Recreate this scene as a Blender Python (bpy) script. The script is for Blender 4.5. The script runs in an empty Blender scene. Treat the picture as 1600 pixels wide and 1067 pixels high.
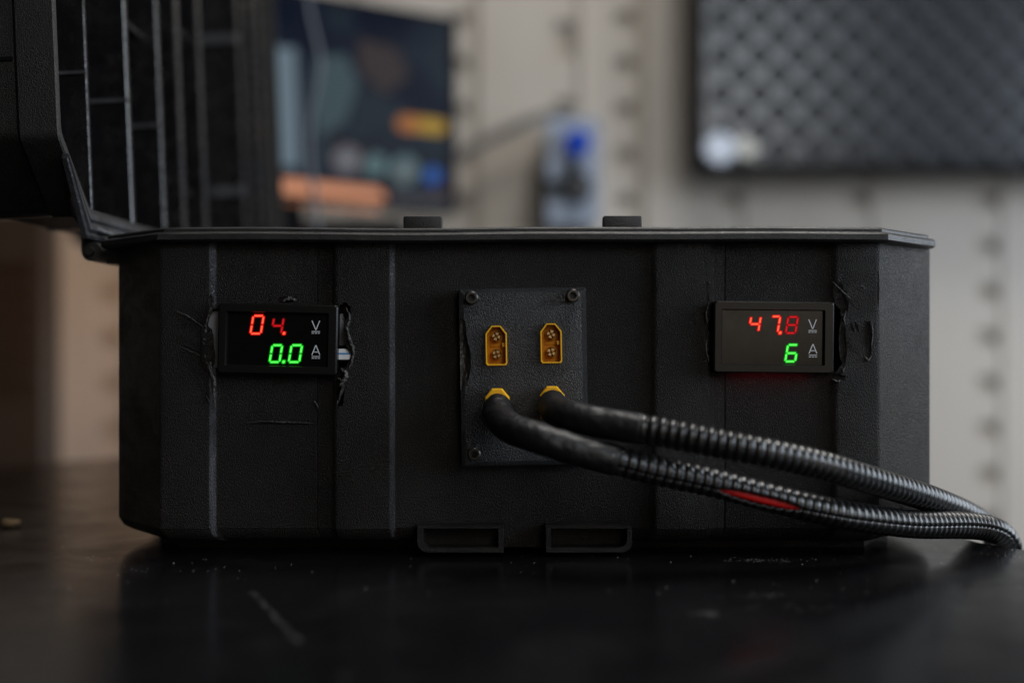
import bpy, bmesh, math, random
from mathutils import Vector, Matrix, noise
random.seed(7)
PI = math.pi
scn = bpy.context.scene
col = scn.collection
FP = 1764.0          # focal length in photo pixels
CZ = 0.085           # camera height above the table top (m)

def P(px, py, s):
    """a pixel of the 1600x1067 photograph at distance s from the camera -> world point"""
    return Vector(((px - 800) * s / FP, s, CZ + (533.5 - py) * s / FP))

# ------------------------------------------------------------------ camera
cam_d = bpy.data.cameras.new('camera')
cam = bpy.data.objects.new('camera', cam_d); col.objects.link(cam)
cam.location = (0, 0, CZ); cam.rotation_euler = (PI / 2, 0, 0)
cam_d.sensor_width = 36; cam_d.lens = 36 * FP / 1600
cam_d.clip_start = 0.02; cam_d.clip_end = 60
cam_d.dof.use_dof = True; cam_d.dof.focus_distance = 0.449; cam_d.dof.aperture_fstop = 2.9
scn.camera = cam
# ------------------------------------------------------------------ light
w = bpy.data.worlds.new('World'); scn.world = w; w.use_nodes = True
w.node_tree.nodes['Background'].inputs[0].default_value = (0.80, 0.84, 1.0, 1)
w.node_tree.nodes['Background'].inputs[1].default_value = 0.006
def area(name, loc, target, sx, sy, power, color):
    d = bpy.data.lights.new(name, 'AREA'); d.shape = 'RECTANGLE'; d.size = sx; d.size_y = sy
    d.energy = power; d.color = color
    o = bpy.data.objects.new(name, d); col.objects.link(o); o.location = loc
    o.rotation_euler = (Vector(target) - Vector(loc)).to_track_quat('-Z', 'Y').to_euler()
    return o
area('window_light', (1.8, 0.55, 0.56), (0.1, 0.58, 0.10), 1.5, 0.95, 26, (0.80, 0.89, 1.0))
area('side_fill_light', (1.85, -0.42, 0.60), (0.1, 0.8, 0.12), 0.4, 0.75, 5, (0.74, 0.85, 1.0))  # added fill for screen glare and bevel highlights, not a known second window
area('front_fill_light', (0.68, -0.85, 0.92), (0.15, 0.6, 0.05), 0.6, 0.6, 6.3, (0.88, 0.94, 1.0))  # added fill behind the camera, placed to put a sheen on the board
area('room_light', (0.52, -1.25, 0.45), (0.1, 0.6, 0.15), 0.75, 0.8, 2.5, (1.0, 0.84, 0.66))
area('ceiling_light', (0.50, 0.70, 1.9), (0.3, 0.8, 0.0), 1.1, 0.8, 27, (1.0, 0.97, 0.925))
def spot(name, loc, target, power, color, cone, radius):
    d = bpy.data.lights.new(name, 'SPOT'); d.energy = power; d.color = color; d.spot_size = math.radians(cone); d.spot_blend = 1; d.shadow_soft_size = radius
    o = bpy.data.objects.new(name, d); col.objects.link(o); o.location = loc
    o.rotation_euler = (Vector(target) - Vector(loc)).to_track_quat('-Z', 'Y').to_euler(); return o
spot('warm_wall_light', (-0.34, 1.02, 0.13), (-0.58, 1.5, 0.08), 2.5, (1.0, 0.52, 0.24), 85, 0.02)  # unseen light without a lamp body, added behind the case for the left wall
scn.view_settings.view_transform = 'Standard'; scn.view_settings.look = 'None'
scn.view_settings.exposure = 0.22; scn.view_settings.gamma = 1
scn.view_settings.use_curve_mapping = False
try:
    scn.cycles.max_bounces = 8; scn.cycles.use_denoising = True
except Exception: pass

# ------------------------------------------------------------------ materials
def mat(name, color, rough=0.5, metal=0, spec=0.5, emit=None, es=0, coat=0):
    m = bpy.data.materials.new(name); m.use_nodes = True
    b = m.node_tree.nodes['Principled BSDF']
    b.inputs['Base Color'].default_value = (*color, 1); b.inputs['Roughness'].default_value = rough
    b.inputs['Metallic'].default_value = metal; b.inputs['Specular IOR Level'].default_value = spec
    b.inputs['Coat Weight'].default_value = coat
    if emit: b.inputs['Emission Color'].default_value = (*emit, 1); b.inputs['Emission Strength'].default_value = es
    return m
def nodes(m):
    nt = m.node_tree; return nt, nt.nodes, nt.links, nt.nodes['Principled BSDF']
def coords(nt, scale=(1, 1, 1), rot=(0, 0, 0), kind='world'):
    # world position so that one grain runs over parts with different origins
    g = nt.nodes.new('ShaderNodeNewGeometry'); mp = nt.nodes.new('ShaderNodeMapping')
    mp.inputs['Scale'].default_value = scale; mp.inputs['Rotation'].default_value = rot
    nt.links.new(g.outputs['Position'], mp.inputs['Vector']); return mp.outputs[0]
def noise_n(nt, vec, scale, detail=2, rough=0.5, dist=0):
    n = nt.nodes.new('ShaderNodeTexNoise'); n.inputs['Scale'].default_value = scale
    n.inputs['Detail'].default_value = detail; n.inputs['Roughness'].default_value = rough
    n.inputs['Distortion'].default_value = dist; nt.links.new(vec, n.inputs['Vector']); return n.outputs['Fac']
def ramp(nt, fac, stops):
    r = nt.nodes.new('ShaderNodeValToRGB'); e = r.color_ramp.elements
    while len(e) < len(stops): e.new(0.5)
    for i, (p, c) in enumerate(stops):
        e[i].position = p; e[i].color = (c, c, c, 1) if not isinstance(c, tuple) else (*c, 1)
    nt.links.new(fac, r.inputs[0]); return r.outputs[0]
def bump(nt, h, strength, dist, prev=None):
    b = nt.nodes.new('ShaderNodeBump'); b.inputs['Strength'].default_value = strength; b.inputs['Distance'].default_value = dist
    nt.links.new(h, b.inputs['Height'])
    if prev: nt.links.new(prev, b.inputs['Normal'])
    return b.outputs[0]

def plastic(name, color, rough, grain, gdist, strength=1.0, wear=0.5, spec=0.5, lum=1.0):
    """moulded black plastic with leather-like grain, scuffs and dust film"""
    m = mat(name, color, rough, spec=spec); nt, N, L, b = nodes(m)
    v = coords(nt, (1, 1, 0.8), (0, 0.6, 0))
    a = noise_n(nt, v, grain, 3, 0.55, 0.6)
    hgt = ramp(nt, a, [(0.36, 0.0), (0.62, 1.0)])
    big = noise_n(nt, coords(nt), 45, 4, 0.6)
    n1 = bump(nt, hgt, strength, gdist); n2 = bump(nt, big, 0.35, 0.0009, n1)
    L.new(n2, b.inputs['Normal'])
    d = noise_n(nt, coords(nt, (1, 1, 0.5)), 70, 6, 0.68, 0.8)
    c = ramp(nt, d, [(0.40, tuple(x * 0.8 for x in color)), (0.66, tuple(x * (1 + wear) for x in color)), (0.78, tuple(x * (1 + 2.4 * wear) + 0.004 for x in color))])
    L.new(c, b.inputs['Base Color'])
    r = ramp(nt, noise_n(nt, coords(nt), 110, 5, 0.7), [(0.3, rough - 0.08), (0.7, rough + 0.12)])
    L.new(r, b.inputs['Roughness'])
    return m
M = {}
M['case'] = plastic('grained_black_plastic', (0.0082, 0.0064, 0.0048), 0.42, 2100, 0.00027, 1.0, spec=0.27)
nt, N, L, b = nodes(M['case'])
old = b.inputs['Base Color'].links[0].from_socket
sc1 = ramp(nt, noise_n(nt, coords(nt, (1, 1, 9), (0, 0.5, 0)), 85, 2, 0.5, 0.6), [(0.66, 0.0), (0.70, 1.0), (0.74, 0.0)])
sc2 = ramp(nt, noise_n(nt, coords(nt), 22, 5, 0.65), [(0.50, 0.0), (0.75, 1.0)])
mm = nt.nodes.new('ShaderNodeMath'); mm.operation = 'MULTIPLY'; L.new(sc1, mm.inputs[0]); L.new(sc2, mm.inputs[1])
mx = nt.nodes.new('ShaderNodeMixRGB'); L.new(mm.outputs[0], mx.inputs[0]); L.new(old, mx.inputs[1]); mx.inputs[2].default_value = (0.03, 0.029, 0.028, 1); L.new(mx.outputs[0], b.inputs['Base Color'])
r0 = ramp(nt, noise_n(nt, coords(nt, (1, 1, 1.6), (0, 0.35, 0)), 38, 6, 0.7, 0.9), [(0.30, 0.24), (0.50, 0.40), (0.72, 0.62)]); L.new(r0, b.inputs['Roughness'])
M['rim'] = plastic('smooth_black_plastic', (0.008, 0.008, 0.008), 0.36, 2000, 0.00010, 0.7, 0.9, spec=0.4)
M['lid'] = plastic('lid_black_plastic', (0.007, 0.006, 0.005), 0.48, 1900, 0.00014, 0.8)
M['rib'] = plastic('rib_black_plastic', (0.005, 0.005, 0.0058), 0.22, 700, 0.0001, 0.5, spec=0.95)
M['bead'] = plastic('lightened_rib_bead', (0.045, 0.046, 0.05), 0.34, 700, 0.0001, 0.5)  # rib plastic with a paler colour so the beads look lit
M['flange'] = plastic('flange_plastic', (0.022, 0.022, 0.024), 0.34, 500, 0.0002, 0.7, 0.9)
M['plate'] = plastic('printed_plate_plastic', (0.011, 0.011, 0.0115), 0.36, 2100, 0.00034, 1.0, 0.5, 0.55)
M['chip'] = plastic('broken_plastic', (0.022, 0.018, 0.014), 0.42, 260, 0.0006, 0.7)
M['burr'] = plastic('melted_plastic', (0.045, 0.043, 0.042), 0.34, 500, 0.0005, 1.0, 1.0)
M['bezel'] = mat('satin_bezel', (0.007, 0.0065, 0.006), 0.33, spec=0.25)
nt, N, L, b = nodes(M['bezel']); L.new(bump(nt, noise_n(nt, coords(nt), 2400, 2), 0.25, 0.0001), b.inputs['Normal'])
M['window'] = mat('smoked_window', (0.005, 0.0045, 0.004), 0.16, spec=0.26)
nt, N, L, b = nodes(M['window'])
L.new(ramp(nt, noise_n(nt, coords(nt), 160, 5, 0.7), [(0.3, 0.12), (0.75, 0.24)]), b.inputs['Roughness'])
M['steel'] = mat('black_oxide_steel', (0.07, 0.066, 0.062), 0.36, metal=0.8)
M['hex'] = mat('shaded_screw_socket', (0.004, 0.004, 0.004), 0.6, metal=0.0)  # near-black colour paints the shade inside the hex recess
M['yellow'] = mat('yellow_nylon', (0.95, 0.48, 0.012), 0.38)
b = M['yellow'].node_tree.nodes['Principled BSDF']; b.inputs['Subsurface Weight'].default_value = 0.25; b.inputs['Subsurface Radius'].default_value = (0.002, 0.001, 0.0003); b.inputs['Subsurface Scale'].default_value = 1
M['amber'] = mat('amber_nylon', (0.52, 0.19, 0.004), 0.5, spec=0.2)
M['gold'] = mat('gold_contact', (0.66, 0.47, 0.23), 0.34, metal=0.85)
M['sleeve'] = mat('heat_shrink', (0.007, 0.007, 0.008), 0.46, spec=0.35)
nt, N, L, b = nodes(M['sleeve'])
L.new(bump(nt, noise_n(nt, coords(nt), 1300, 3), 0.3, 0.0002, bump(nt, noise_n(nt, coords(nt), 160, 3, 0.5, 1.0), 0.5, 0.0012)), b.inputs['Normal'])
M['loom'] = mat('split_loom_plastic', (0.016, 0.016, 0.0165), 0.27)
nt, N, L, b = nodes(M['loom'])
L.new(ramp(nt, noise_n(nt, coords(nt), 240, 5, 0.7), [(0.3, 0.22), (0.75, 0.42)]), b.inputs['Roughness'])
L.new(ramp(nt, noise_n(nt, coords(nt), 500, 4, 0.7), [(0.5, 0.006), (0.8, 0.014)]), b.inputs['Base Color'])
M['red_wire'] = mat('red_silicone', (0.62, 0.012, 0.012), 0.38)
M['grey'] = mat('grey_wrap', (0.26, 0.27, 0.30), 0.5)
M['white'] = mat('white_label', (0.9, 0.93, 0.97), 0.4)
M['blue_print'] = mat('blue_label', (0.12, 0.35, 0.7), 0.5)
M['print'] = mat('glowing_white_print', (0.55, 0.58, 0.62), 0.6, emit=(0.55, 0.6, 0.68), es=0.10)  # printed letters are also given a faint glow
def led(name, c, s): return mat(name, (0.004, 0.004, 0.004), 0.5, spec=0.15, emit=c, es=s)
M['red_hi'] = led('red_segment', (1.0, 0.085, 0.035), 1.5); M['red_hi_e'] = led('red_segment_halo', (1.0, 0.005, 0.006), 0.50)  # the dimmer second material paints the glow around each segment
M['red_lo'] = led('dim_red_segment', (1.0, 0.010, 0.018), 0.55); M['red_lo_e'] = led('dim_red_segment_halo', (1.0, 0.004, 0.008), 0.14)
M['green'] = led('green_segment', (0.10, 1.0, 0.10), 1.25); M['green_e'] = led('green_segment_halo', (0.0, 0.8, 0.012), 0.42)
M['leak'] = led('red_light_leak', (1.0, 0.03, 0.05), 3.0)

# table: black laminate with dust film and fine scratches
M['table'] = mat('black_table_top', (0.008, 0.008, 0.0085), 0.22, spec=0.25)
nt, N, L, b = nodes(M['table'])
v = coords(nt)
film = noise_n(nt, v, 26, 7, 0.66, 0.7); fine = noise_n(nt, v, 900, 3, 0.6)
mul = nt.nodes.new('ShaderNodeMath'); mul.operation = 'MULTIPLY'; L.new(film, mul.inputs[0]); L.new(fine, mul.inputs[1])
L.new(ramp(nt, mul.outputs[0], [(0.26, (0.004, 0.004, 0.0047)), (0.38, (0.008, 0.008, 0.0085)), (0.50, (0.04, 0.04, 0.04))]), b.inputs['Base Color'])
L.new(ramp(nt, film, [(0.3, 0.12), (0.7, 0.27)]), b.inputs['Roughness'])
L.new(bump(nt, fine, 0.06, 0.0002, bump(nt, noise_n(nt, v, 30, 3), 0.04, 0.002)), b.inputs['Normal'])

M['wall'] = mat('painted_wall', (0.50, 0.475, 0.445), 0.6)
nt, N, L, b = nodes(M['wall'])
L.new(ramp(nt, noise_n(nt, coords(nt, (1, 1, 0.35)), 5, 4, 0.6), [(0.3, (0.41, 0.365, 0.315)), (0.7, (0.50, 0.46, 0.41))]), b.inputs['Base Color'])
M['wall_back'] = mat('wall_cavity', (0.36, 0.32, 0.27), 0.8)
M['floor'] = mat('dark_floor', (0.06, 0.055, 0.05), 0.5)
nt, N, L, b = nodes(M['floor']); L.new(ramp(nt, noise_n(nt, coords(nt), 9, 6, 0.65), [(0.3, 0.04), (0.7, 0.09)]), b.inputs['Base Color'])
M['black'] = mat('matt_black', (0.006, 0.006, 0.007), 0.5, spec=0.05)
M['darkgrey'] = mat('dark_grey_case', (0.03, 0.032, 0.037), 0.4)
M['bluegrey'] = mat('pale_blue_enclosure', (0.25, 0.29, 0.36), 0.5)
M['blue'] = mat('blue_cap', (0.0, 0.035, 0.30), 0.4, spec=0.2, emit=(0.0, 0.05, 0.5), es=0.08)
M['cable'] = mat('grey_cable', (0.17, 0.16, 0.15), 0.5)
M['cable_dark'] = mat('slate_cable', (0.10, 0.11, 0.13), 0.5)
M['board'] = mat('slate_board', (0.010, 0.012, 0.016), 0.26, spec=0.68)
M['dimple'] = mat('board_dimple', (0.020, 0.023, 0.028), 0.45, spec=0.35)
M['magnet_white'] = mat('pale_magnet', (0.52, 0.57, 0.66), 0.35)
M['magnet_cream'] = mat('cream_magnet', (0.46, 0.45, 0.41), 0.4)
M['block'] = mat('brown_black_block', (0.035, 0.026, 0.019), 0.55)
M['dust'] = mat('dust', (0.42, 0.41, 0.39), 0.8)
M['crumb'] = mat('brown_crumb', (0.24, 0.16, 0.085), 0.7)
M['screen'] = mat('lit_screen', (0.002, 0.002, 0.003), 0.10, spec=0.02)
nt, N, L, b = nodes(M['screen'])
v = coords(nt)
a = noise_n(nt, v, 9, 3, 0.5, 0.4); c = nt.nodes.new('ShaderNodeValToRGB'); e = c.color_ramp.elements
for _ in range(3): e.new(0.5)
for i, (p, cc) in enumerate([(0.30, (0.003, 0.005, 0.012)), (0.44, (0.005, 0.008, 0.017)), (0.52, (0.014, 0.022, 0.03)), (0.60, (0.007, 0.008, 0.014)), (0.70, (0.04, 0.017, 0.011))]):
    e[i].position = p; e[i].color = (*cc, 1)
L.new(a, c.inputs[0]); L.new(c.outputs[0], b.inputs['Emission Color']); b.inputs['Emission Strength'].default_value = 0.8
def glow(name, c, s): M[name] = led(name, c, s)
glow('scr_orange', (0.80, 0.33, 0.17), 0.60); glow('scr_yellow', (0.55, 0.33, 0.02), 0.5); glow('scr_amber', (0.5, 0.17, 0.03), 0.5)
glow('scr_pale', (0.12, 0.17, 0.21), 0.7); glow('scr_teal', (0.028, 0.055, 0.065), 0.75); glow('scr_icon', (0.07, 0.13, 0.14), 0.75); glow('scr_rose', (0.13, 0.11, 0.12), 0.7)
glow('scr_blue', (0.005, 0.07, 0.30), 0.8); glow('scr_grey', (0.035, 0.037, 0.048), 0.9); glow('scr_brown', (0.018, 0.009, 0.008), 0.8)
glow('indicator', (0.75, 0.88, 1.0), 1.6)

# ------------------------------------------------------------------ object helpers
WORLD = {}
def top(name, loc, label, cat, group=None):
    o = bpy.data.objects.new(name, None); col.objects.link(o); o.location = loc; o.empty_display_size = 0.02
    o['label'] = label; o['category'] = cat
    if group: o['group'] = group
    WORLD[o] = Vector(loc); return o
def tag(o, label=None, cat=None, group=None, kind=None):
    for k, x in (('label', label), ('category', cat), ('group', group), ('kind', kind)):
        if x: o[k] = x
    return o
def obj(name, bm, m, parent=None, smooth=False, label=None, kind=None, loc=None):
    c = Vector(loc) if loc is not None else None
    if c is None:
        vs = [v.co for v in bm.verts]
        c = Vector([(min(v[i] for v in vs) + max(v[i] for v in vs)) / 2 for i in range(3)])
    bmesh.ops.translate(bm, verts=bm.verts, vec=-c)
    me = bpy.data.meshes.new(name); bm.to_mesh(me); bm.free()
    mats = m if isinstance(m, (list, tuple)) else [m]
    for x in mats: me.materials.append(x)
    if smooth:
        for p in me.polygons: p.use_smooth = True
        if smooth != True:
            try: me.set_sharp_from_angle(angle=math.radians(smooth))
            except Exception: pass
    o = bpy.data.objects.new(name, me); col.objects.link(o)
    if parent is not None: o.parent = parent; o.location = c - WORLD[parent]
    else: o.location = c
    WORLD[o] = c.copy()
    if label: o['label'] = label
    if kind: o['kind'] = kind
    return o
def BM(): return bmesh.new()
def quad_strip(bm, loops, close_u=True, cap0=False, cap1=False, mi=0):
    rows = [[bm.verts.new(p) for p in lp] for lp in loops]
    n = len(rows[0])
    for a, b_ in zip(rows, rows[1:]):
        for i in range(n if close_u else n - 1):
            f = bm.faces.new((a[i], a[(i + 1) % n], b_[(i + 1) % n], b_[i])); f.material_index = mi
    if cap0: bm.faces.new(rows[0][::-1]).material_index = mi
    if cap1: bm.faces.new(rows[-1]).material_index = mi
    return rows
def prism(bm, pts2, fn, a, b_, mi=0, caps=True):
    """pts2 polygon, fn(u,v,w)->world, extruded from w=a to w=b_"""
    quad_strip(bm, [[fn(u, v, a) for u, v in pts2], [fn(u, v, b_) for u, v in pts2]], True, caps, caps, mi)
    return bm
def fix(bm):
    bmesh.ops.recalc_face_normals(bm, faces=bm.faces); return bm
def box(bm, lo, hi, mi=0):
    x0, y0, z0 = lo; x1, y1, z1 = hi
    pts = [(x0, y0), (x1, y0), (x1, y1), (x0, y1)]
    quad_strip(bm, [[Vector((x, y, z0)) for x, y in pts], [Vector((x, y, z1)) for x, y in pts]], True, True, True, mi)
    return bm
def bevel_all(bm, wd, seg=2):
    fix(bm); bmesh.ops.bevel(bm, geom=bm.edges[:], offset=wd, segments=seg, profile=0.6, affect='EDGES', clamp_overlap=True); return bm
def rounded(pts, r, n=3):
    """round the corners of a closed 2-D polygon"""
    out = []; m = len(pts)
    for i in range(m):
        p0, p, p1 = (Vector(pts[i - 1]), Vector(pts[i]), Vector(pts[(i + 1) % m]))
        d0, d1 = (p0 - p), (p1 - p); rr = min(r, d0.length * 0.45, d1.length * 0.45)
        a, b_ = p + d0.normalized() * rr, p + d1.normalized() * rr
        for k in range(n + 1):
            t = k / n; out.append(tuple(a * (1 - t) ** 2 + p * 2 * t * (1 - t) + b_ * t * t))
    return out
def circle2(r, n, cx=0, cy=0, a0=0): return [(cx + r * math.cos(a0 + 2 * PI * k / n), cy + r * math.sin(a0 + 2 * PI * k / n)) for k in range(n)]
def catmull(pts, n):
    out = []; Q = [Vector(p) for p in pts]; Q = [Q[0] * 2 - Q[1]] + Q + [Q[-1] * 2 - Q[-2]]
    for i in range(1, len(Q) - 2):
        for k in range(n):
            t = k / n; a, b_, c, d = Q[i - 1], Q[i], Q[i + 1], Q[i + 2]
            out.append(0.5 * ((2 * b_) + (c - a) * t + (2 * a - 5 * b_ + 4 * c - d) * t * t + (3 * b_ - a - 3 * c + d) * t ** 3))
    out.append(Q[-2]); return out
def tube(bm, path, rad, n=16, caps=True, mi=0):
    fr = None; loops = []
    for i, p in enumerate(path):
        T = (path[min(i + 1, len(path) - 1)] - path[max(i - 1, 0)]).normalized()
        if fr is None:
            fr = T.orthogonal().normalized()
        fr = (fr - T * fr.dot(T)).normalized(); bb = T.cross(fr)
        r = rad(i) if callable(rad) else rad
        loops.append([p + (fr * math.cos(2 * PI * k / n) + bb * math.sin(2 * PI * k / n)) * (r(k) if callable(r) else r) for k in range(n)])
    quad_strip(bm, loops, True, caps, caps, mi); return bm
def cyl(bm, c, r, depth_dir, length, n=20, mi=0, r2=None):
    d = Vector(depth_dir).normalized(); a = d.orthogonal().normalized(); b_ = d.cross(a)
    quad_strip(bm, [[Vector(c) + (a * math.cos(2 * PI * k / n) + b_ * math.sin(2 * PI * k / n)) * rr + d * l for k in range(n)] for rr, l in ((r, 0), (r2 if r2 is not None else r, length))], True, True, True, mi)
    return bm
def boolean(target, cutters):
    for i, cbm in enumerate(cutters):
        me = bpy.data.meshes.new('cut'); fix(cbm); cbm.to_mesh(me); cbm.free()
        co = bpy.data.objects.new('cut', me); col.objects.link(co)
        md = target.modifiers.new('b', 'BOOLEAN'); md.operation = 'DIFFERENCE'; md.solver = 'EXACT'; md.object = co
        if len(target.data.materials) > 1: md.material_mode = 'INDEX'
        bpy.context.view_layer.update()
        dg = bpy.context.evaluated_depsgraph_get()
        nm = bpy.data.meshes.new_from_object(target.evaluated_get(dg))
        target.modifiers.clear(); old = target.data; target.data = nm; nm.name = old.name
        bpy.data.objects.remove(co); bpy.data.meshes.remove(me)
    try: target.data.set_sharp_from_angle(angle=math.radians(35))
    except Exception: pass

# ================================================================== SETTING
TW = 1.50   # wall distance
# floor
bm = BM(); box(bm, (-3, -2.5, -0.78), (3, TW + 0.2, -0.75)); obj('floor', fix(bm), M['floor'], kind='structure')
# wall: vertical painted boards with slots, backed by a cavity sheet
wall = obj('wall', fix(box(BM(), (-2.6, TW + 0.0075, -0.75), (2.6, TW + 0.06, 1.9))), M['wall_back'], kind='structure')
def wx(px): return (px - 800) * TW / FP
def wz(py): return CZ + (533.5 - py) * TW / FP
def board(px0, px1, gap, slots, slot_w=30, slot_h=23, inset=3):
    x0, x1 = wx(px0), wx(px1) - gap; y0, y1 = TW, TW + 0.006
    bm = BM(); zb, zt = -0.74, 1.88
    xs0, xs1 = x1 - (inset + slot_w) * TW / FP, x1 - inset * TW / FP
    box(bm, (x0, y0, zb), (xs0, y1, zt)); box(bm, (xs1, y0, zb), (x1, y1, zt))
    z = zb
    for zs in sorted(slots):
        if zs - slot_h / 2 * TW / FP > z: box(bm, (xs0, y0, z), (xs1, y1, zs - slot_h / 2 * TW / FP)); z = zs + slot_h / 2 * TW / FP
    box(bm, (xs0, y0, z), (xs1, y1, zt))
    return obj('wall_board', fix(bm), M['wall'], wall)
pitch = 71.3 * TW / FP
def slotrow(py): 
    z0 = wz(py); return [z0 + k * pitch for k in range(-18, 22) if -0.7 < z0 + k * pitch < 1.8]
edges_ = [(-1150, -950, .008), (-950, -750, .008), (-750, -550, .008), (-550, -380, .006), (-380, -190, .006), (-190, 0, .006), (0, 195, .005), (195, 400, .006), (400, 560, .006), (560, 748, .011), (910, 1008, .012), (1008, 1162, .004), (1162, 1362, .004), (1362, 1566, .004),
          (1566, 1770, .006), (1770, 1970, .006), (1970, 2170, .006), (2170, 2400, .006), (2400, 2650, .006)]
for a, c, g in edges_: board(a, c, g, slotrow(30 if a < 1100 else 385 - 71.3 * 5))
# board with two tall slots high up
bm = BM(); y0, y1 = TW, TW + 0.006
x0, x1, xa, xb = wx(748), wx(910), wx(866), wx(896)
box(bm, (x0, y0, -0.74), (xa, y1, 1.88)); box(bm, (xb, y0, -0.74), (x1 - 0.001, y1, 1.88))
zz = -0.74
for zc, h_ in ((wz(172), 0.03), (wz(62), 0.048), (wz(-60), 0.048), (wz(-180), 0.048)):
    box(bm, (xa, y0, zz), (xb, y1, zc - h_ / 2)); zz = zc + h_ / 2
box(bm, (xa, y0, zz), (xb, y1, 1.88)); obj('wall_board', fix(bm), M['wall'], wall)
bm = BM(); box(bm, (wx(906), TW - 0.006, -0.74), (wx(915), TW - 0.0005, 1.88)); obj('cover_strip', fix(bm), M['wall'], wall)

# table: clipped-corner black top
T_ = [(-0.19, 0.93), (0.195, 0.93), (0.195, 0.475), (0.82, -0.15), (0.82, -0.85), (-0.85, -0.85), (-0.85, 0.27)]
tb = top('table', (0, 0, -0.75), 'black table with a dusty semi-gloss top and clipped corners under the case', 'table')
bm = BM(); pp = rounded(T_, 0.02, 5)
lo = [(x, y) for x, y in pp]
loops = [[Vector((x, y, z)) for x, y in lo] for z in (-0.025, -0.0015)]
cx, cy = 0.0, 0.1
loops.append([Vector((cx + (x - cx) * 0.9985, cy + (y - cy) * 0.9985, 0.0)) for x, y in lo])
quad_strip(bm, loops, True, True, True); obj('tabletop', fix(bm), M['table'], tb)
for lx, ly in ((0.10, 0.82), (0.7, -0.7), (-0.7, -0.7), (-0.7, 0.2)):
    obj('leg', fix(box(BM(), (lx - 0.025, ly - 0.025, -0.75), (lx + 0.025, ly + 0.025, -0.025))), M['black'], tb)

# ================================================================== THE CASE
case = top('storage_case', (0.005, 0.67, 0.0), 'open black plastic case with two digital meters and yellow sockets on its end', 'case')
FY = 0.4500     # raised face
RY = 0.4524     # recessed face
def X(px, s=FY): return (px - 800) * s / FP
def Z(py, s=FY): return CZ + (533.5 - py) * s / FP
BACK = 0.905
xl, xr = -0.1677, 0.1782
front = [(X(250), FY),
         (X(327), FY), (X(338, RY), RY), (X(494, RY), RY), (X(495.5, RY), RY + .0004), (X(497, RY), RY), (X(519, RY), RY), (X(524), FY),
         (X(609), FY), (X(617, RY), RY), (X(1016, RY), RY), (X(1024), FY), (X(1108), FY), (X(1114, RY), RY),
         (X(1131, RY), RY), (X(1132.5, RY), RY + .0004), (X(1134, RY), RY), (X(1297, RY), RY), (X(1306), FY), (X(1374), FY)]
outer = front + [(xr, 0.481), (xr, BACK - 0.03), (xr - 0.03, BACK), (xl + 0.03, BACK), (xl, BACK - 0.03), (xl, 0.481)]
outer = rounded(outer, 0.0011, 2)
inner = [(X(250) + 0.003, FY + 0.0062), (X(1374) - 0.003, FY + 0.0062), (xr - 0.004, 0.483), (xr - 0.004, BACK - 0.032), (xr - 0.034, BACK - 0.004), (xl + 0.034, BACK - 0.004), (xl + 0.004, BACK - 0.032), (xl + 0.004, 0.483)]
ccx, ccy = 0.005, 0.677
def inset(poly, d, dz=None):
    hx, hy = (xr - xl) / 2, (BACK - FY) / 2
    return [(ccx + (x - ccx) * (hx - d) / hx, ccy + (y - ccy) * (hy - d) / hy) for x, y in poly]
ZT = 0.1255
bm = BM()
zb = 0.0042
levels = [(0.0075, zb), (0.0042, zb + 0.0008), (0.0018, zb + 0.0027), (0.0006, zb + 0.0050), (0.0004, zb + 0.0058), (0.0000, zb + 0.0061), (0.0, 0.03), (0.0, 0.06), (0, 0.09), (0.0, ZT)]
rows = [[bm.verts.new((x, y, z)) for x, y in inset(outer, d)] for d, z in levels]
n = len(outer)
for a, c in zip(rows, rows[1:]):
    for i in range(n): bm.faces.new((a[i], a[(i + 1) % n], c[(i + 1) % n], c[i]))
bm.faces.new(rows[0][::-1])
it = [bm.verts.new((x, y, ZT)) for x, y in inner]; ib = [bm.verts.new((x, y, zb + 0.004)) for x, y in inner]
m_ = len(inner)
for i in range(m_): bm.faces.new((it[i], ib[i], ib[(i + 1) % m_], it[(i + 1) % m_]))
bm.faces.new(ib)
# top annulus
bmesh.ops.bridge_loops(bm, edges=[e for e in bm.edges if e.is_boundary])
bmesh.ops.triangulate(bm, faces=[f for f in bm.faces if len(f.verts) > 4])
fix(bm)
for f_ in bm.faces:
    c_ = f_.calc_center_median()
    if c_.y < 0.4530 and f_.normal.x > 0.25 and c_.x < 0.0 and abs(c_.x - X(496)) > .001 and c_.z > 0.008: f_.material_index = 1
M['case_edge'] = plastic('rubbed_and_lit_edge', (0.022, 0.0225, 0.025), 0.34, 1500, 0.00035, 1.0, 2.2)  # rubbed edges, paler on right-facing bevels only to paint in their highlight
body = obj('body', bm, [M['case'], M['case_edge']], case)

def cut_poly(pts, y0=0.440, y1=0.463, s=FY):
    bm = BM(); off = WORLD[body]
    prism(bm, [(X(a, s), Z(c, s)) for a, c in pts], lambda u, v, w_: Vector((u, w_, v)), y0, y1)
    return bm
def jag(pts, n=4, amp=1.6, seed=1):
    rnd = random.Random(seed); out = []
    for i in range(len(pts)):
        a, b_ = Vector(pts[i]), Vector(pts[(i + 1) % len(pts)])
        for k in range(n):
            p = a.lerp(b_, k / n); out.append((p.x + rnd.uniform(-amp, amp), p.y + rnd.uniform(-amp, amp)))
    return out
holeL = jag([(342, 484), (333, 482), (327, 494), (324, 512), (326, 530), (327, 548), (331, 566), (336, 582), (350, 580), (500, 582), (532, 580), (541, 572), (546, 563), (549, 553), (542, 543), (538, 532), (536, 518), (537, 505), (533, 493), (528, 482), (510, 482), (400, 484)], 3, 0.9, 3)
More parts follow.
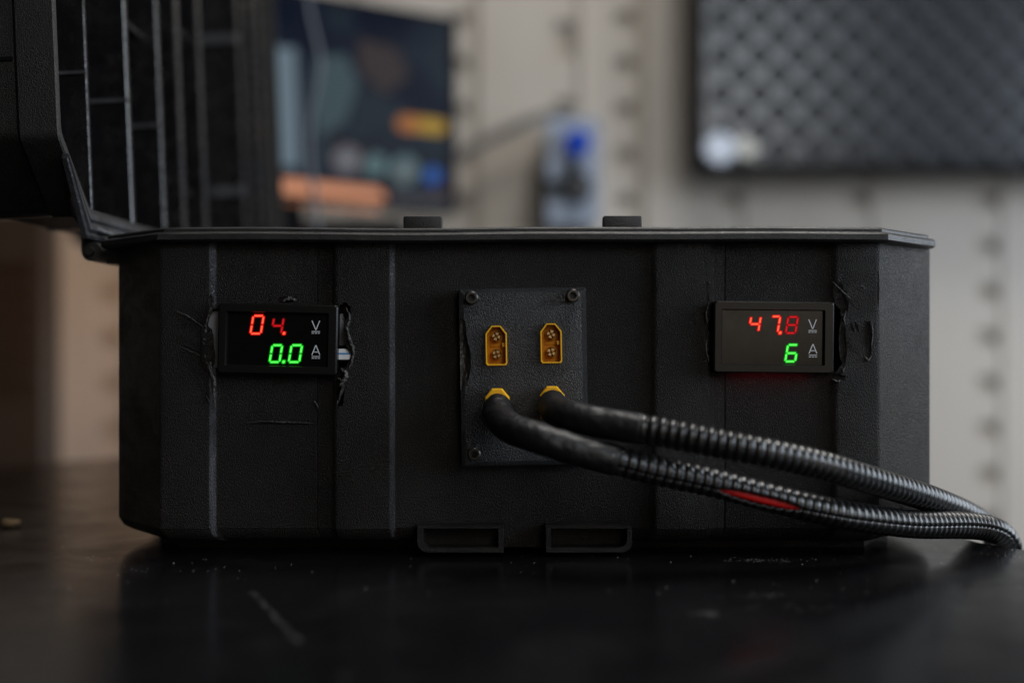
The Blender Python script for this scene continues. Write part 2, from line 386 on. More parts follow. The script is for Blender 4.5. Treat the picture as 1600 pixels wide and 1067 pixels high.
holeR = jag([(1118, 480), (1112, 486), (1108, 502), (1107, 520), (1106, 545), (1109, 560), (1116, 574), (1140, 578), (1290, 578), (1308, 580), (1316, 568), (1312, 545), (1311, 520), (1314, 500), (1316, 484), (1306, 474), (1290, 480)], 3, 1.3, 5)
def gouge(px, py, w_, h_, depth, seed, y=FY, tilt=0):
    """a shallow irregular blob cut out of the surface"""
    bm = BM(); bmesh.ops.create_icosphere(bm, subdivisions=3, radius=1)
    for v in bm.verts:
        f = 1 + 0.35 * noise.noise(v.co * 2.2 + Vector((seed, seed * 3.1, 0)))
        x, z, yy = v.co.x * w_ / 2 * f, v.co.z * h_ / 2 * f, v.co.y * depth * f
        ct, st = math.cos(tilt), math.sin(tilt)
        x, z = x * ct - z * st, x * st + z * ct
        v.co = Vector((X(px) + x * FY / FP, y + yy, Z(py) + z * FY / FP))
    return bm
gs = [gouge(1355, 531, 15, 66, 0.0007, 1), gouge(1331, 512, 5, 18, 0.0004, 2, tilt=0.3), gouge(1338, 511, 5, 18, 0.0004, 3, tilt=0.3),
      gouge(1306, 456, 30, 30, 0.0011, 4), gouge(1315, 478, 22, 34, 0.0013, 8), gouge(1317, 540, 12, 70, 0.0010, 9),
      gouge(1372, 450, 6, 60, 0.0004, 12), gouge(1106, 460, 14, 40, 0.0009, 13), gouge(1102, 500, 12, 60, 0.0008, 21),
      gouge(1309, 590, 24, 12, 0.0010, 14), gouge(539, 486, 20, 26, 0.0024, 15), gouge(531, 604, 16, 60, 0.0016, 36),
      gouge(333, 470, 16, 26, 0.0016, 17), gouge(434, 664, 108, 6, 0.0005, 18, y=RY), gouge(324, 545, 22, 70, 0.0012, 19), gouge(335, 600, 14, 50, 0.0012, 20),
      gouge(491, 632, 7, 14, 0.0006, 31, y=RY), gouge(300, 498, 60, 3, 0.0004, 33, tilt=-0.5), gouge(303, 548, 50, 3, 0.0003, 34, tilt=-0.4),
      gouge(446, 468, 30, 10, 0.0016, 37, y=RY), gouge(322, 623, 8, 10, .0005, 38)]
# object space of the body: shift cutters (cutters live in world space, modifiers use world transforms)
boolean(body, [cut_poly(holeL), cut_poly(holeR)] + gs)

# plinth under the body
bm = BM(); pl = [(X(262), 0.4680), (X(1372), 0.4680), (xr - 0.012, 0.50), (xr - 0.012, BACK - 0.04), (xl + 0.012, BACK - 0.04), (xl + 0.012, 0.50)]
prism(bm, pl, lambda u, v, w_: Vector((u, v, w_)), 0.0, zb + 0.001); obj('plinth', fix(bm), M['case'], case)

# rim: broad lower band + thinner lip, both rings
def ring(name, pts_out, pts_in, z0, z1, m, rr=0.0006, wave=0.0, parent=case):
    bm = BM()
    o_ = []
    # subdivide long edges so that the slight warp shows
    q = []
    for i in range(len(pts_out)):
        a, c = Vector(pts_out[i]), Vector(pts_out[(i + 1) % len(pts_out)])
        k = max(1, int((a - c).length / 0.008)); q += [tuple(a.lerp(c, t / k)) for t in range(k)]
    def wv(x, y): return wave * noise.noise(Vector((x * 14, y * 14, 3)))
    def sc(poly, d): return inset(poly, d)
    L_ = [(0.0, z0 + rr, 1), (0.0, z1 - rr, 1), (rr, z1, 1)]
    qi = []
    for x, y in q:   # inner ring: shrink toward the centre
        qi.append((ccx + (x - ccx) * pts_in[0], ccy + (y - ccy) * pts_in[1]))
    loops = [[Vector((x, y, z0 + wv(x, y))) for x, y in inset(q, rr)], [Vector((x, y, z0 + rr + wv(x, y))) for x, y in q], [Vector((x, y, z1 - rr + wv(x, y))) for x, y in q],
             [Vector((x, y, z1 + wv(x, y))) for x, y in inset(q, rr)], [Vector((x, y, z1 + wv(x, y))) for x, y in qi], [Vector((x, y, z0 + wv(x, y))) for x, y in qi]]
    loops.append(loops[0])
    quad_strip(bm, loops, True); bmesh.ops.remove_doubles(bm, verts=bm.verts, dist=1e-6)
    return obj(name, fix(bm), m, parent, smooth=40)
rimo = [(X(246, .4455), 0.4455), (X(1388, .4455), 0.4455), (0.1788, 0.4765), (0.1788, BACK + 0.004 - 0.03), (0.149, BACK + 0.004), (-0.139, BACK + 0.004), (-0.1735, BACK + 0.004 - 0.03), (-0.1735, 0.4765)]
ring('rim_band', rimo, (0.93, 0.955), Z(378, .4455), Z(362.5, .4455), M['rim'], 0.0009, 0.0007)
lipo = inset(rimo, 0.0022)
ring('rim_lip', lipo, (0.95, 0.965), Z(362.9, .4455) - .0006, 0.1302, M['rim'], 0.0007, 0.0007)
for a, c, yt, yb_ in ((630, 690, 337.5, 356), (943, 1003, 337, 356)):
    bm = BM(); box(bm, (X(a, .452), 0.452, 0.1285), (X(c, .452), 0.4595, Z(yt, .452))); bevel_all(bm, 0.0008, 2)
    obj('catch_block', bm, M['rim'], case, smooth=40)

# foot bracket at the bottom: two open pockets
def bracket(x0, x1, ox0, ox1, flip):
    s = 0.4445
    bm = BM()
    out = [(X(x0, s), Z(822, s)), (X(x0, s), Z(863.5, s)), (X(x1, s), Z(863.5, s)), (X(x1, s), Z(822, s))]
    R4 = 0.0042; zb_ = Z(863.5, s)
    if flip:  r = [(X(x0, s), Z(822, s)), (X(x0, s), zb_)] + [(X(x1, s) - R4 + R4 * math.sin(t * PI / 12), zb_ + R4 - R4 * math.cos(t * PI / 12)) for t in range(7)] + [(X(x1, s), Z(822, s))]
    else: r = [(X(x0, s), Z(822, s))] + [(X(x0, s) + R4 - R4 * math.cos(t * PI / 12), zb_ + R4 - R4 * math.sin(t * PI / 12)) for t in range(7)] + [(X(x1, s), zb_), (X(x1, s), Z(822, s))]
    # frame ring = outer rounded rect minus inner rounded rect, extruded
    n_o = len(r); cxi, czi = (X(ox0, s) + X(ox1, s)) / 2, (Z(826, s) + Z(855, s)) / 2; hx_, hz_ = (X(ox1, s) - X(ox0, s)) / 2, (Z(826, s) - Z(855, s)) / 2
    kx, kz = (X(x1, s) - X(x0, s)) / 2, (Z(822, s) - zb_) / 2; c0x, c0z = (X(x0, s) + X(x1, s)) / 2, (Z(822, s) + zb_) / 2
    inn = [(cxi + (u - c0x) / kx * hx_, czi + (v - c0z) / kz * hz_) for u, v in r]
    y0, y1 = s, RY
    f = lambda poly, y, d=0: [Vector((u, y, v)) for u, v in poly]
    cxx = (X(x0, s) + X(x1, s)) / 2; czz = (Z(822, s) + Z(863, s)) / 2
    sh = lambda poly, k: [(cxx + (u - cxx) * (1 + k * 0.045), czz + (v - czz) * (1 + k * 0.12)) for u, v in poly]
    quad_strip(bm, [f(r, y1), f(r, y0 + 0.0006), f(sh(r, -0.35), y0), f(sh(inn, 0.35), y0), f(inn, y0 + 0.0006), f(inn, y1), f(r, y1)], True)
    bmesh.ops.remove_doubles(bm, verts=bm.verts, dist=1e-7)
    return obj('foot_pocket', fix(bm), M['case'], case, smooth=40)
bracket(651, 787, 662, 778, 0); bracket(852, 988, 861, 979, 1)
bm = BM(); box(bm, (X(655), RY - 0.0012, Z(855)), (X(985), RY + 0.001, Z(824))); bm2 = bm
obj('foot_web', fix(bm), M['case'], case)

# melted burrs and raised scratches
def burr(pts, r, seed, y=FY, name='melted_edge', lift=0.0003):
    rnd = random.Random(seed)
    path = catmull([Vector((X(a), y - lift, Z(c))) for a, c in pts], 7)
    path = [p + Vector((rnd.uniform(-1, 1), rnd.uniform(-.6, .6), rnd.uniform(-1, 1))) * r * 0.28 for p in path]
    n_ = len(path)
    bm = BM(); tube(bm, path, lambda i: r * (0.25 + 0.75 * math.sin(PI * (i + .5) / n_)) * (0.7 + 0.6 * noise.noise(Vector((i * .6, seed, 0))) + 0.2), 7)
    return obj(name, fix(bm), M['burr'], case, smooth=60)
burr([(333, 474), (326, 492), (322, 510), (321, 530), (319, 550), (326, 570), (331, 588), (336, 604)], 0.0008, 1)
burr([(329, 560), (330, 580), (335, 596), (334, 615), (337, 640)], 0.0008, 2)
burr([(541, 480), (547, 497), (542, 512), (546, 530), (552, 545), (551, 560), (546, 575)], 0.0008, 3)
burr([(528, 590), (536, 600), (532, 615), (526, 632)], 0.0008, 4, RY - .001)
burr([(276, 487), (290, 492), (306, 502), (324, 516)], 0.00035, 5, name='scratch')
burr([(280, 541), (296, 548), (313, 556)], 0.00022, 6, name='scratch')
burr([(384, 661), (410, 659), (440, 660), (470, 661), (488, 662)], 0.00035, 7, RY, name='scratch')
burr([(1322, 486), (1318, 497), (1321, 508)], 0.0005, 28)
burr([(1319, 574), (1315, 586)], 0.0005, 30)
burr([(1300, 592), (1308, 596), (1314, 593)], 0.0005, 9)
burr([(1108, 470), (1103, 490), (1105, 505)], 0.0004, 10)
burr([(1104, 530), (1103, 545), (1107, 565)], 0.0004, 32)
burr([(1352, 558), (1356, 563), (1361, 556)], 0.0005, 11, name='scratch')
burr([(1361, 500), (1363, 520), (1361, 545)], 0.0003, 22, name='scratch')
burr([(1301, 600), (1304, 612), (1303, 618)], 0.0004, 12, RY)
burr([(440, 470), (452, 466), (462, 470)], 0.0009, 13, RY)
burr([(489, 626), (493, 632), (496, 640)], 0.0004, 15, RY, name='scratch')
burr([(533, 575), (541, 585), (537, 596), (530, 603)], 0.0010, 16)
burr([(322, 618), (325, 623), (327, 628)], 0.0003, 17, name='scratch')
burr([(1340, 452), (1346, 447), (1352, 452)], 0.00025, 18, name='scratch')
burr([(1300, 440), (1330, 468)], 0.0003, 19, name='scratch')

# ------------------------------------------------------------------ meters
def meter(cx_, cy_, w_, h_, rot, label, digits, letters, clips):
    s0 = 0.4468
    root = obj('panel_meter', fix(box(BM(), (X(cx_ - w_ / 2 + 6, .452), 0.4505, Z(cy_ + h_ / 2 - 6, .452)), (X(cx_ + w_ / 2 - 6, .452), 0.470, Z(cy_ - h_ / 2 + 6, .452)))), M['black'], case, label=label)
    c0 = P(cx_, cy_, s0); k = s0 / FP
    R_ = Matrix.Rotation(rot, 2)
    def f(u, v, y):   # px offsets (v up) -> world
        q = R_ @ Vector((u, v)); return Vector((c0.x + q.x * k, y, c0.z + q.y * k))
    def rect(x0, x1, y0, y1, r): return rounded([(x0, y0), (x1, y0), (x1, y1), (x0, y1)], r, 3)
    o_ = rect(-w_ / 2, w_ / 2, -h_ / 2, h_ / 2, 5); o2 = rect(-w_ / 2 + 2.2, w_ / 2 - 2.2, -h_ / 2 + 2.2, h_ / 2 - 2.2, 4)
    i1 = rect(-w_ / 2 + 12, w_ / 2 - 14, -h_ / 2 + 12.5, h_ / 2 - 12.5, 2.2); i2 = rect(-w_ / 2 + 13.2, w_ / 2 - 15.2, -h_ / 2 + 13.7, h_ / 2 - 13.7, 1.6)
    bm = BM()
    quad_strip(bm, [[f(u, v, y) for u, v in pl_] for pl_, y in ((o_, 0.4528), (o_, s0 + .0006), (o2, s0), (i1, s0), (i2, s0 + .0006), (i2, s0 + .0026))], True)
    obj('bezel', fix(bm), M['bezel'], root, smooth=35)
    bm = BM(); prism(bm, rect(-w_ / 2 + 12.5, w_ / 2 - 14.5, -h_ / 2 + 13, h_ / 2 - 13, 1.6), f, s0 + .0020, s0 + .0035); obj('display_window', fix(bm), M['window'], root)
    sy = s0 + 0.0019
    def seg_mesh(chars, x0, x1, y0, y1, hi, edge):
        pass
    SEG = {'0': 'abcdef', '4': 'fgbc', '7': 'abc', '8': 'abcdefg', '6': 'acdefg'}
    for ch, x0, x1, y0, y1, hi, lab in digits:
        bm = BM(); wd = x1 - x0; ht = y1 - y0; t = 2.7 if hi != 'red_lo' else 2.4
        sl = 0.17
        def q(u, v, y):  # u,v in px from the digit's lower left before slant
            px = x0 + u + v * sl; py = y1 - v
            return Vector((X(px, s0 + .0011), y, Z(py, s0 + .0011)))
        W_ = wd - ht * sl; H_ = ht
        def hseg(yc, a, c, tt): return [(a + tt / 2 + .9, yc), (a + tt + .7, yc + tt / 2), (c - tt - .7, yc + tt / 2), (c - tt / 2 - .9, yc), (c - tt - .7, yc - tt / 2), (a + tt + .7, yc - tt / 2)]
        def vseg(xc, a, c, tt): return [(xc, a + tt / 2 + .9), (xc + tt / 2, a + tt + .7), (xc + tt / 2, c - tt - .7), (xc, c - tt / 2 - .9), (xc - tt / 2, c - tt - .7), (xc - tt / 2, a + tt + .7)]
        L0, R0 = t / 2, W_ - t / 2; B0, M0, T0 = t / 2, H_ / 2, H_ - t / 2
        if ch == '.':
            bm2 = circle2((x1 - x0) / 2 + .0, 12, (x1 - x0) / 2, (y1 - y0) / 2); sh = [bm2]
        else:
            dd = {'a': hseg(T0, 0, W_, t), 'g': hseg(M0, 0, W_, t), 'd': hseg(B0, 0, W_, t), 'f': vseg(L0, M0 - t / 2, H_, t), 'b': vseg(R0, M0 - t / 2, H_, t), 'e': vseg(L0, 0, M0 + t / 2, t), 'c': vseg(R0, 0, M0 + t / 2, t)}
            sh = [dd[k_] for k_ in SEG[ch]]
        for poly in sh:
            gx = sum(p[0] for p in poly) / len(poly); gy = sum(p[1] for p in poly) / len(poly)
            def grow(g):
                out = []
                for u, v in poly:
                    d_ = Vector((u - gx, v - gy)); out.append((u + (d_.x > 0.3) * g - (d_.x < -.3) * g, v + (d_.y > .3) * g - (d_.y < -.3) * g))
                return out
            prism(bm, grow(1.3), q, sy + .00000, sy - .00004, 1); prism(bm, grow(-0.15), q, sy - .00004, sy - .00010, 0)
        obj('decimal_point' if ch == '.' else 'digit', fix(bm), [M[hi], M[hi + '_e' if hi != 'red_lo' else 'red_lo_e']], root, label=lab)
    def stroke(bm, a, c, wd_):
        a, c = Vector(a), Vector(c); d_ = (c - a).normalized(); n_ = Vector((-d_.y, d_.x)) * wd_ / 2
        prism(bm, [tuple(a + n_), tuple(a - n_), tuple(c - n_), tuple(c + n_)], lambda u, v, y: Vector((X(u, s0 + .0011), y, Z(v, s0 + .0011))), sy, sy - .00005)
    for ch, x0, x1, y0, y1 in letters:
        bm = BM(); mx = (x0 + x1) / 2
        if ch == 'V':
            stroke(bm, (x0 + .5, y0), (mx - .1, y1), 1.4); stroke(bm, (mx + .2, y1), (x1 - .5, y0), 1.4)
        else:
            stroke(bm, (x0 + .3, y1), (mx - .1, y0), 1.4); stroke(bm, (mx + .2, y0), (x1 - .3, y1), 1.4); stroke(bm, (x0 + 3.2, y1 - 4.6), (x1 - 3.2, y1 - 4.6), 1.2)
        stroke(bm, (x0, y1 + 2.4), (x1, y1 + 2.4), 1.1)
        for k_ in range(3): stroke(bm, (x0 + k_ * 4.7, y1 + 5.2), (x0 + 3.4 + k_ * 4.7, y1 + 5.2), 1.1)
        obj('unit_symbol', fix(bm), M['print'], root, label='white letter %s over a solid and a dashed line' % ch)
    for name, m, xa, xb_, ya, yb2, yy in clips:
        bm = BM(); box(bm, (X(xa, yy), yy, Z(yb2, yy)), (X(xb_, yy), yy + .0012, Z(ya, yy))); bevel_all(bm, .0002, 1)
        obj(name, bm, m, root)
    return root
meter(433.5, 530, 187, 110, math.radians(-1.2), 'left panel meter reading 04. volts in red and 0.0 amps in green',
      [('0', 389, 413, 492, 522.5, 'red_hi', 'bright red digit zero'), ('4', 422, 444, 496, 522, 'red_lo', 'dim red digit four'), ('.', 440.5, 445, 518.5, 523, 'red_hi', 'red decimal point'),
       ('0', 419, 442, 538, 567, 'green', 'green digit zero before the point'), ('.', 440, 444.5, 563, 567.5, 'green', 'green decimal point'), ('0', 449, 473, 538, 567, 'green', 'green digit zero after the point')],
      [('V', 486.5, 499.5, 501, 515.5), ('A', 486.5, 499.5, 539.5, 554.5)],
      [('mounting_clip', M['grey'], 322, 345, 486, 575, .4555), ('mounting_clip', M['white'], 527, 548, 545, 562, .4514), ('mounting_clip', M['grey'], 520, 541, 490, 540, .4565), ('clip_stripe', M['blue_print'], 528, 547, 551, 554, .4512)])
mr = meter(1209.5, 527, 188, 112, math.radians(-0.6), 'right panel meter reading 47.8 volts in red and 6 amps in green',
      [('4', 1169, 1191, 493.5, 519, 'red_hi', 'bright red digit four'), ('7', 1201, 1221.5, 493, 520.5, 'red_hi', 'bright red digit seven'), ('.', 1216.8, 1221.6, 517.5, 522.3, 'red_hi', 'red decimal point'),
       ('8', 1227, 1249, 494, 521.5, 'red_lo', 'dim red digit eight'), ('6', 1226, 1249, 537.5, 566, 'green', 'green digit six')],
      [('V', 1264, 1277, 499, 514), ('A', 1264.5, 1277.5, 537.5, 552.5)],
      [('mounting_clip', M['white'], 1100, 1125, 556, 572, .4555), ('mounting_clip', M['grey'], 1100, 1125, 482, 500, .4555), ('mounting_clip', M['grey'], 1100, 1125, 516, 548, .4560)])
area('meter_backlight_bleed', (X(1203), 0.4495, Z(585.5)), (X(1203), 0.4530, Z(597)), 0.030, 0.0006, 0.0004, (1.0, 0.03, 0.07))

# ------------------------------------------------------------------ connector plate
PS = 0.4468; pc = P(818.5, 588.5, PS); pk = PS / FP; PR = Matrix.Rotation(math.radians(1.0), 2)
def pf(u, v, y):
    q = PR @ Vector((u, v)); return Vector((pc.x + q.x * pk, y, pc.z + q.y * pk))
bm = BM(); ro = rounded([(-99.5, -138.5), (99.5, -138.5), (99.5, 138.5), (-99.5, 138.5)], 3, 3); r2_ = rounded([(-92, -131), (92, -131), (92, 131), (-92, 131)], 2, 3)
quad_strip(bm, [[pf(u, v, y) for u, v in q] for q, y in ((ro, RY + .0006), (ro, PS + .0014), (r2_, PS))], True, True, True)
plate = obj('connector_plate', fix(bm), [M['plate'], M['chip']], case, label='black textured plate holding four yellow power sockets, chipped on its left edge')
XT = [(-14.5, -31.5), (14.5, -31.5), (17, -28.5), (17, 19), (7, 31.5), (-7, 31.5), (-17, 19), (-17, -28.5)]
def off_px(px, py): # px in photo -> plate-local px
    q = PR.transposed() @ Vector((px - 818.5, 588.5 - py)); return q.x, q.y
XTS = [(-17, -14), (17, -14), (17, 19), (7, 31.5), (-7, 31.5), (-17, 19)]
sock = [(775.3, 540), (861, 536.5)]; plug = [(777.5, 641), (862.5, 637.5)]
def chipcut():
    bm = BM(); bmesh.ops.create_icosphere(bm, subdivisions=4, radius=1)
    for v in bm.verts:
        f_ = 1 + 0.25 * noise.noise(v.co * 1.8 + Vector((5, 1, 2)))
        v.co = pf(-97 + v.co.x * 13 * f_, 33 + v.co.z * 58 * f_, PS - .0004 + v.co.y * 0.0030 * f_)
    for f_ in bm.faces: f_.material_index = 1
    return bm
cuts = [chipcut()]
for c_ in sock + plug:
    ox, oy = off_px(*c_); bm = BM(); prism(bm, [(u * 1.0 + ox, v * 1.0 + oy) for u, v in (XT if c_ in sock else XTS)], pf, PS - 0.003, PS + 0.0048); cuts.append(bm)
# cutters are in world space; plate mesh is local, handled by the modifier
boolean(plate, cuts)
for sx_, sy_ in ((737, 465.5), (895, 462), (741, 709.5), (899, 706)):
    proud = 0.0022 if sy_ < 600 else 0.0004
    c_ = P(sx_, sy_, PS)
    bm = BM(); n_ = 24; d = Vector((0, -1, 0))
    R1 = 0.00265
    def cir(r, y): return [Vector((c_.x + r * math.cos(2 * PI * k / n_), y, c_.z + r * math.sin(2 * PI * k / n_))) for k in range(n_)]
    def hexa(r, y):
        o_ = []
        for k in range(n_):
            a = 2 * PI * k / n_; h = (a % (PI / 3)) - PI / 6; rr = r * math.cos(PI / 6) / math.cos(h); o_.append(Vector((c_.x + rr * math.cos(a), y, c_.z + rr * math.sin(a))))
        return o_
    y0 = PS - proud
    quad_strip(bm, [cir(R1, PS + .001), cir(R1, y0 + .0005), cir(R1 - .0005, y0), hexa(0.00155, y0), hexa(0.00155, y0 + .0018)], True, False, False)
    vs = [v for v in bm.verts][-n_:]; bm.faces.new(vs)
    for f_ in bm.faces:
        if min(v.co.y for v in f_.verts) > y0 - 1e-6 and max((v.co - Vector((c_.x, v.co.y, c_.z))).length for v in f_.verts) < .0017: f_.material_index = 1
    obj('screw', fix(bm), [M['steel'], M['hex']], plate, smooth=35)
def shell(pts, o, k_in): return [(o[0] + u * k_in[0], o[1] + v * k_in[1]) for u, v in pts]
for (px_, py_) in sock:
    o_ = off_px(px_, py_); a_, b_ = shell(XT, o_, (0.99, 0.99)), shell(XT, o_, (0.85, 0.915))
    bm = BM()
    quad_strip(bm, [[pf(u, v, y) for u, v in q] for q, y in ((a_, PS + .0046), (a_, PS - .0004), (shell(XT, o_, (.96, .975)), PS - .0007), (shell(XT, o_, (.87, .93)), PS - .0007), (b_, PS - .0003), (b_, PS + .0038))], True)
    for f_ in bm.faces:
        cy0 = sum((v.co.y for v in f_.verts)) / 4
        f_.material_index = 0
    bm.verts.ensure_lookup_table(); m0 = len(XT); fl = bm.faces.new([bm.verts[-m0 + i] for i in range(m0)]); fl.material_index = 1
    for f_ in bm.faces:
        ys = [v.co.y for v in f_.verts]
        if max(ys) > PS + .003 and min(ys) > PS - .00035 and f_ is not fl: f_.material_index = 1
    s_ = obj('power_socket', fix(bm), [M['yellow'], M['amber']], case, smooth=35)
    for dy in (14.5, -13.5):
        cc = pf(o_[0] + 0.3, o_[1] + dy, 0)
        bm = BM()
        for q_ in range(4):
            a0 = q_ * PI / 2 + 0.30 + (0.5 if dy > 0 else 0.25); a1 = a0 + PI / 2 - 0.60
            pts = [(0.0007 * math.cos(a0 + (a1 - a0) * t / 5), 0.0007 * math.sin(a0 + (a1 - a0) * t / 5)) for t in range(6)][::-1]
            pts += [(0.00178 * math.cos(a0 + (a1 - a0) * t / 5), 0.00178 * math.sin(a0 + (a1 - a0) * t / 5)) for t in range(6)]
            lp = lambda k, y: [Vector((cc.x + u * k, y, cc.z + v * k)) for u, v in pts]
            quad_strip(bm, [lp(1, PS + .004), lp(1, PS + .0008), lp(0.86, PS + .0003)], True, True, True)
        obj('pin', fix(bm), M['gold'], s_)
        bm = BM(); n_ = 20
        cr = lambda r, y: [Vector((cc.x + r * math.cos(2 * PI * k / n_), y, cc.z + r * math.sin(2 * PI * k / n_))) for k in range(n_)]
        quad_strip(bm, [cr(.00225, PS + .0038), cr(.00225, PS + .0022), cr(.0020, PS + .0022), cr(.0020, PS + .0038)], True)
        obj('pin_collar', fix(bm), M['amber'], s_)
    kx = o_[0] + 12
    bm = BM(); prism(bm, [(kx - 2.6, o_[1] - 2), (kx + 2.6, o_[1] - 2), (kx + 2.6, o_[1] + 4), (kx - 2.6, o_[1] + 4)], pf, PS + .0012, PS + .0038); obj('key_tab', fix(bm), M['yellow'], s_)
    bm = BM(); prism(bm, [(o_[0] - 9, o_[1] - 2), (o_[0] + 6, o_[1] - 2), (o_[0] + 6, o_[1] + 3), (o_[0] - 9, o_[1] + 3)], pf, PS + .0034, PS + .0039); obj('moulded_bar', fix(bm), M['amber'], s_)
for (px_, py_) in plug:   # socket shells behind the plugs
    o_ = off_px(px_, py_); bm = BM()
    prism(bm, shell(XTS, o_, (.99, .99)), pf, PS + .0006, PS + .0044); obj('power_socket', fix(bm), M['amber'], case)

# ------------------------------------------------------------------ lid
uA = Vector((-0.042, 0, 1)).normalized(); wA = Vector((1, 0, 0.042)).normalized(); LO = Vector((-0.1803, 0, 0.1385))
def lf(v, u, w_): return LO + Vector((0, v, 0)) + uA * u + wA * w_
V0, V1, U1 = 0.452, 0.902, 0.350
oct_ = [(V0, 0.0285), (V0 + .028, 0.0), (V1 - .028, 0.0), (V1, .0285), (V1, U1 - .0285), (V1 - .028, U1), (V0 + .028, U1), (V0, U1 - .0285)]
octr = rounded(oct_, 0.003, 3)
vc, uc = (V0 + V1) / 2, U1 / 2
def li(poly, d): return [(vc + (v - vc) * ((V1 - V0) / 2 - d) / ((V1 - V0) / 2), uc + (u - uc) * (U1 / 2 - d) / (U1 / 2)) for v, u in poly]
bm = BM()
prof = [(0.0030, -0.042), (0.0030, -0.0001), (0.0026, 0.0), (0.0005, 0.0), (0.0, -0.0006), (0.0, -0.0155), (0.0016, -0.0172), (0.0022, -0.041), (0.006, -0.046)]
loops = [[lf(v, u, w_) for v, u in li(octr, d)] for d, w_ in prof]
quad_strip(bm, loops, True, True, True)
lid = obj('lid', fix(bm), M['lid'], case, smooth=35, label='ribbed lid hinged fully open on the left side')
# seam groove strip on the near end wall and moulded end panel
bm = BM(); 
prism(bm, [(0.060, -0.0445), (0.0615, -0.0445), (0.0615, -0.0178), (0.060, -0.0178)], lambda u, w_, v: lf(v, u, w_), V0 + .0006, V0 + .0040); obj('seam', fix(bm), M['black'], lid)
def rib_v(v0, th, w_top=-0.0015, taper=0.0):
    bm = BM(); pts = [(v0 - th / 2, w_top - 0.0003), (v0 - th / 2 + th * .12, w_top), (v0 + th / 2 - th * .12, w_top), (v0 + th / 2, w_top - 0.0003), (v0 + th / 2, -0.0425), (v0 - th / 2, -0.0425)]
    prism(bm, pts, lambda v, w_, u: lf(v, u, w_), 0.0015, U1 - 0.0015); obj('rib', fix(bm), M['rib'], lid)
for v0, th in ((.490, .0022), (.5435, .0045), (.594, .0052), (.630, .0085), (.675, .0085), (.779, .010), (.815, .010), (.845, .008)): rib_v(v0, th)
def rib_h(va, vb, z, th, w_top=-0.004):
    u = (z - LO.z); bm = BM()
    prism(bm, [(u - th / 2, w_top), (u + th / 2, w_top), (u + th / 2, -0.0425), (u - th / 2, -0.0425)], lambda a, w_, v: lf(v, a, w_), va, vb); obj('rib', fix(bm), M['rib'], lid)
for va, vb, z, th in ((.546, .5915, .248, .002), (.599, .626, .176, .003), (.634, .671, .175, .003), (.634, .671, .270, .003), (.85, .898, .2, .004)):
    rib_h(va, vb, z, th, -0.012)
def stiffener(v0, z, th, out=.0016):   # bead across the near side of a rib
    u = z - LO.z; bm = BM()
    prism(bm, [(u - th / 2, -.0012), (u + th / 2, -.0012), (u + th / 2, -0.0425), (u - th / 2, -0.0425)], lambda a, w_, v: lf(v, a, w_), v0 - out, v0); obj('bead', fix(bm), M['bead'], lid)
for v0, z, th, o_ in ((.4889, .2015, .0014, .0012), (.4889, .298, .0014, .0012), (.5412, .2005, .0016, .0016), (.5412, .29, .0016, .0016), (.5914, .198, .0018, .002), (.774, .188, .0062, .004), (.774, .292, .0062, .004)):
    stiffener(v0, z, th, o_)
# hinge-side flange with two moulded ridges, and the gasket lip
def flange_path(d): # follow the near-bottom chamfer and the hinge side
    return [(V0 + .006 - d * .3, .0225 - d * .7), (V0 + .028 - d * .4, 0.0 - d), (V0 + .06, -d), (V0 + .12, -d), (V1 - .03, -d)]
bm = BM()
prof = [(-0.001, -0.0006), (-0.001, .0010), (.0016, .0014), (.0026, .0002), (.0036, .0016), (.0060, .0018), (.0072, .0004), (.0084, .0014), (.0100, .0008), (.0104, -.0012), (-.001, -.0012)]
loops = []
for t, sc_ in ((0, .25), (1, 1), (2, 1), (3, 1), (4, 1)):
    loops.append([lf(*(lambda q: (q[0], q[1], w_))(flange_path(d * sc_)[t])) for d, w_ in prof])
quad_strip(bm, loops, True, True, True); obj('hinge_flange', fix(bm), M['flange'], lid, smooth=30)
bm = BM(); lp = [P(118, 287, .474), P(112, 305, .474), P(115, 325, .475), P(123, 342, .478), P(150, 358, .487), P(192, 373, .50), P(230, 385, .53)]
path = catmull(lp, 6); tube(bm, path, 0.0013, 8); obj('gasket_lip', fix(bm), M['flange'], lid, smooth=60)
# hinges under the rim
for yv in (0.497, 0.62, 0.74, 0.86):
    bm = BM(); cyl(bm, (-0.1800, yv - .014, 0.1235), 0.0042, (0, 1, 0), 0.028, 16)
    box(bm, (-0.1755, yv - .009, 0.1185), (-0.1690, yv + .009, 0.1260)); box(bm, (-0.1870, yv - .007, 0.1240), (-0.1800, yv + .007, 0.1375))
    cyl(bm, (-0.1800, yv - .0165, 0.1235), 0.0018, (0, 1, 0), 0.033, 12)
    obj('hinge', fix(bm), M['rim'], case, smooth=35)

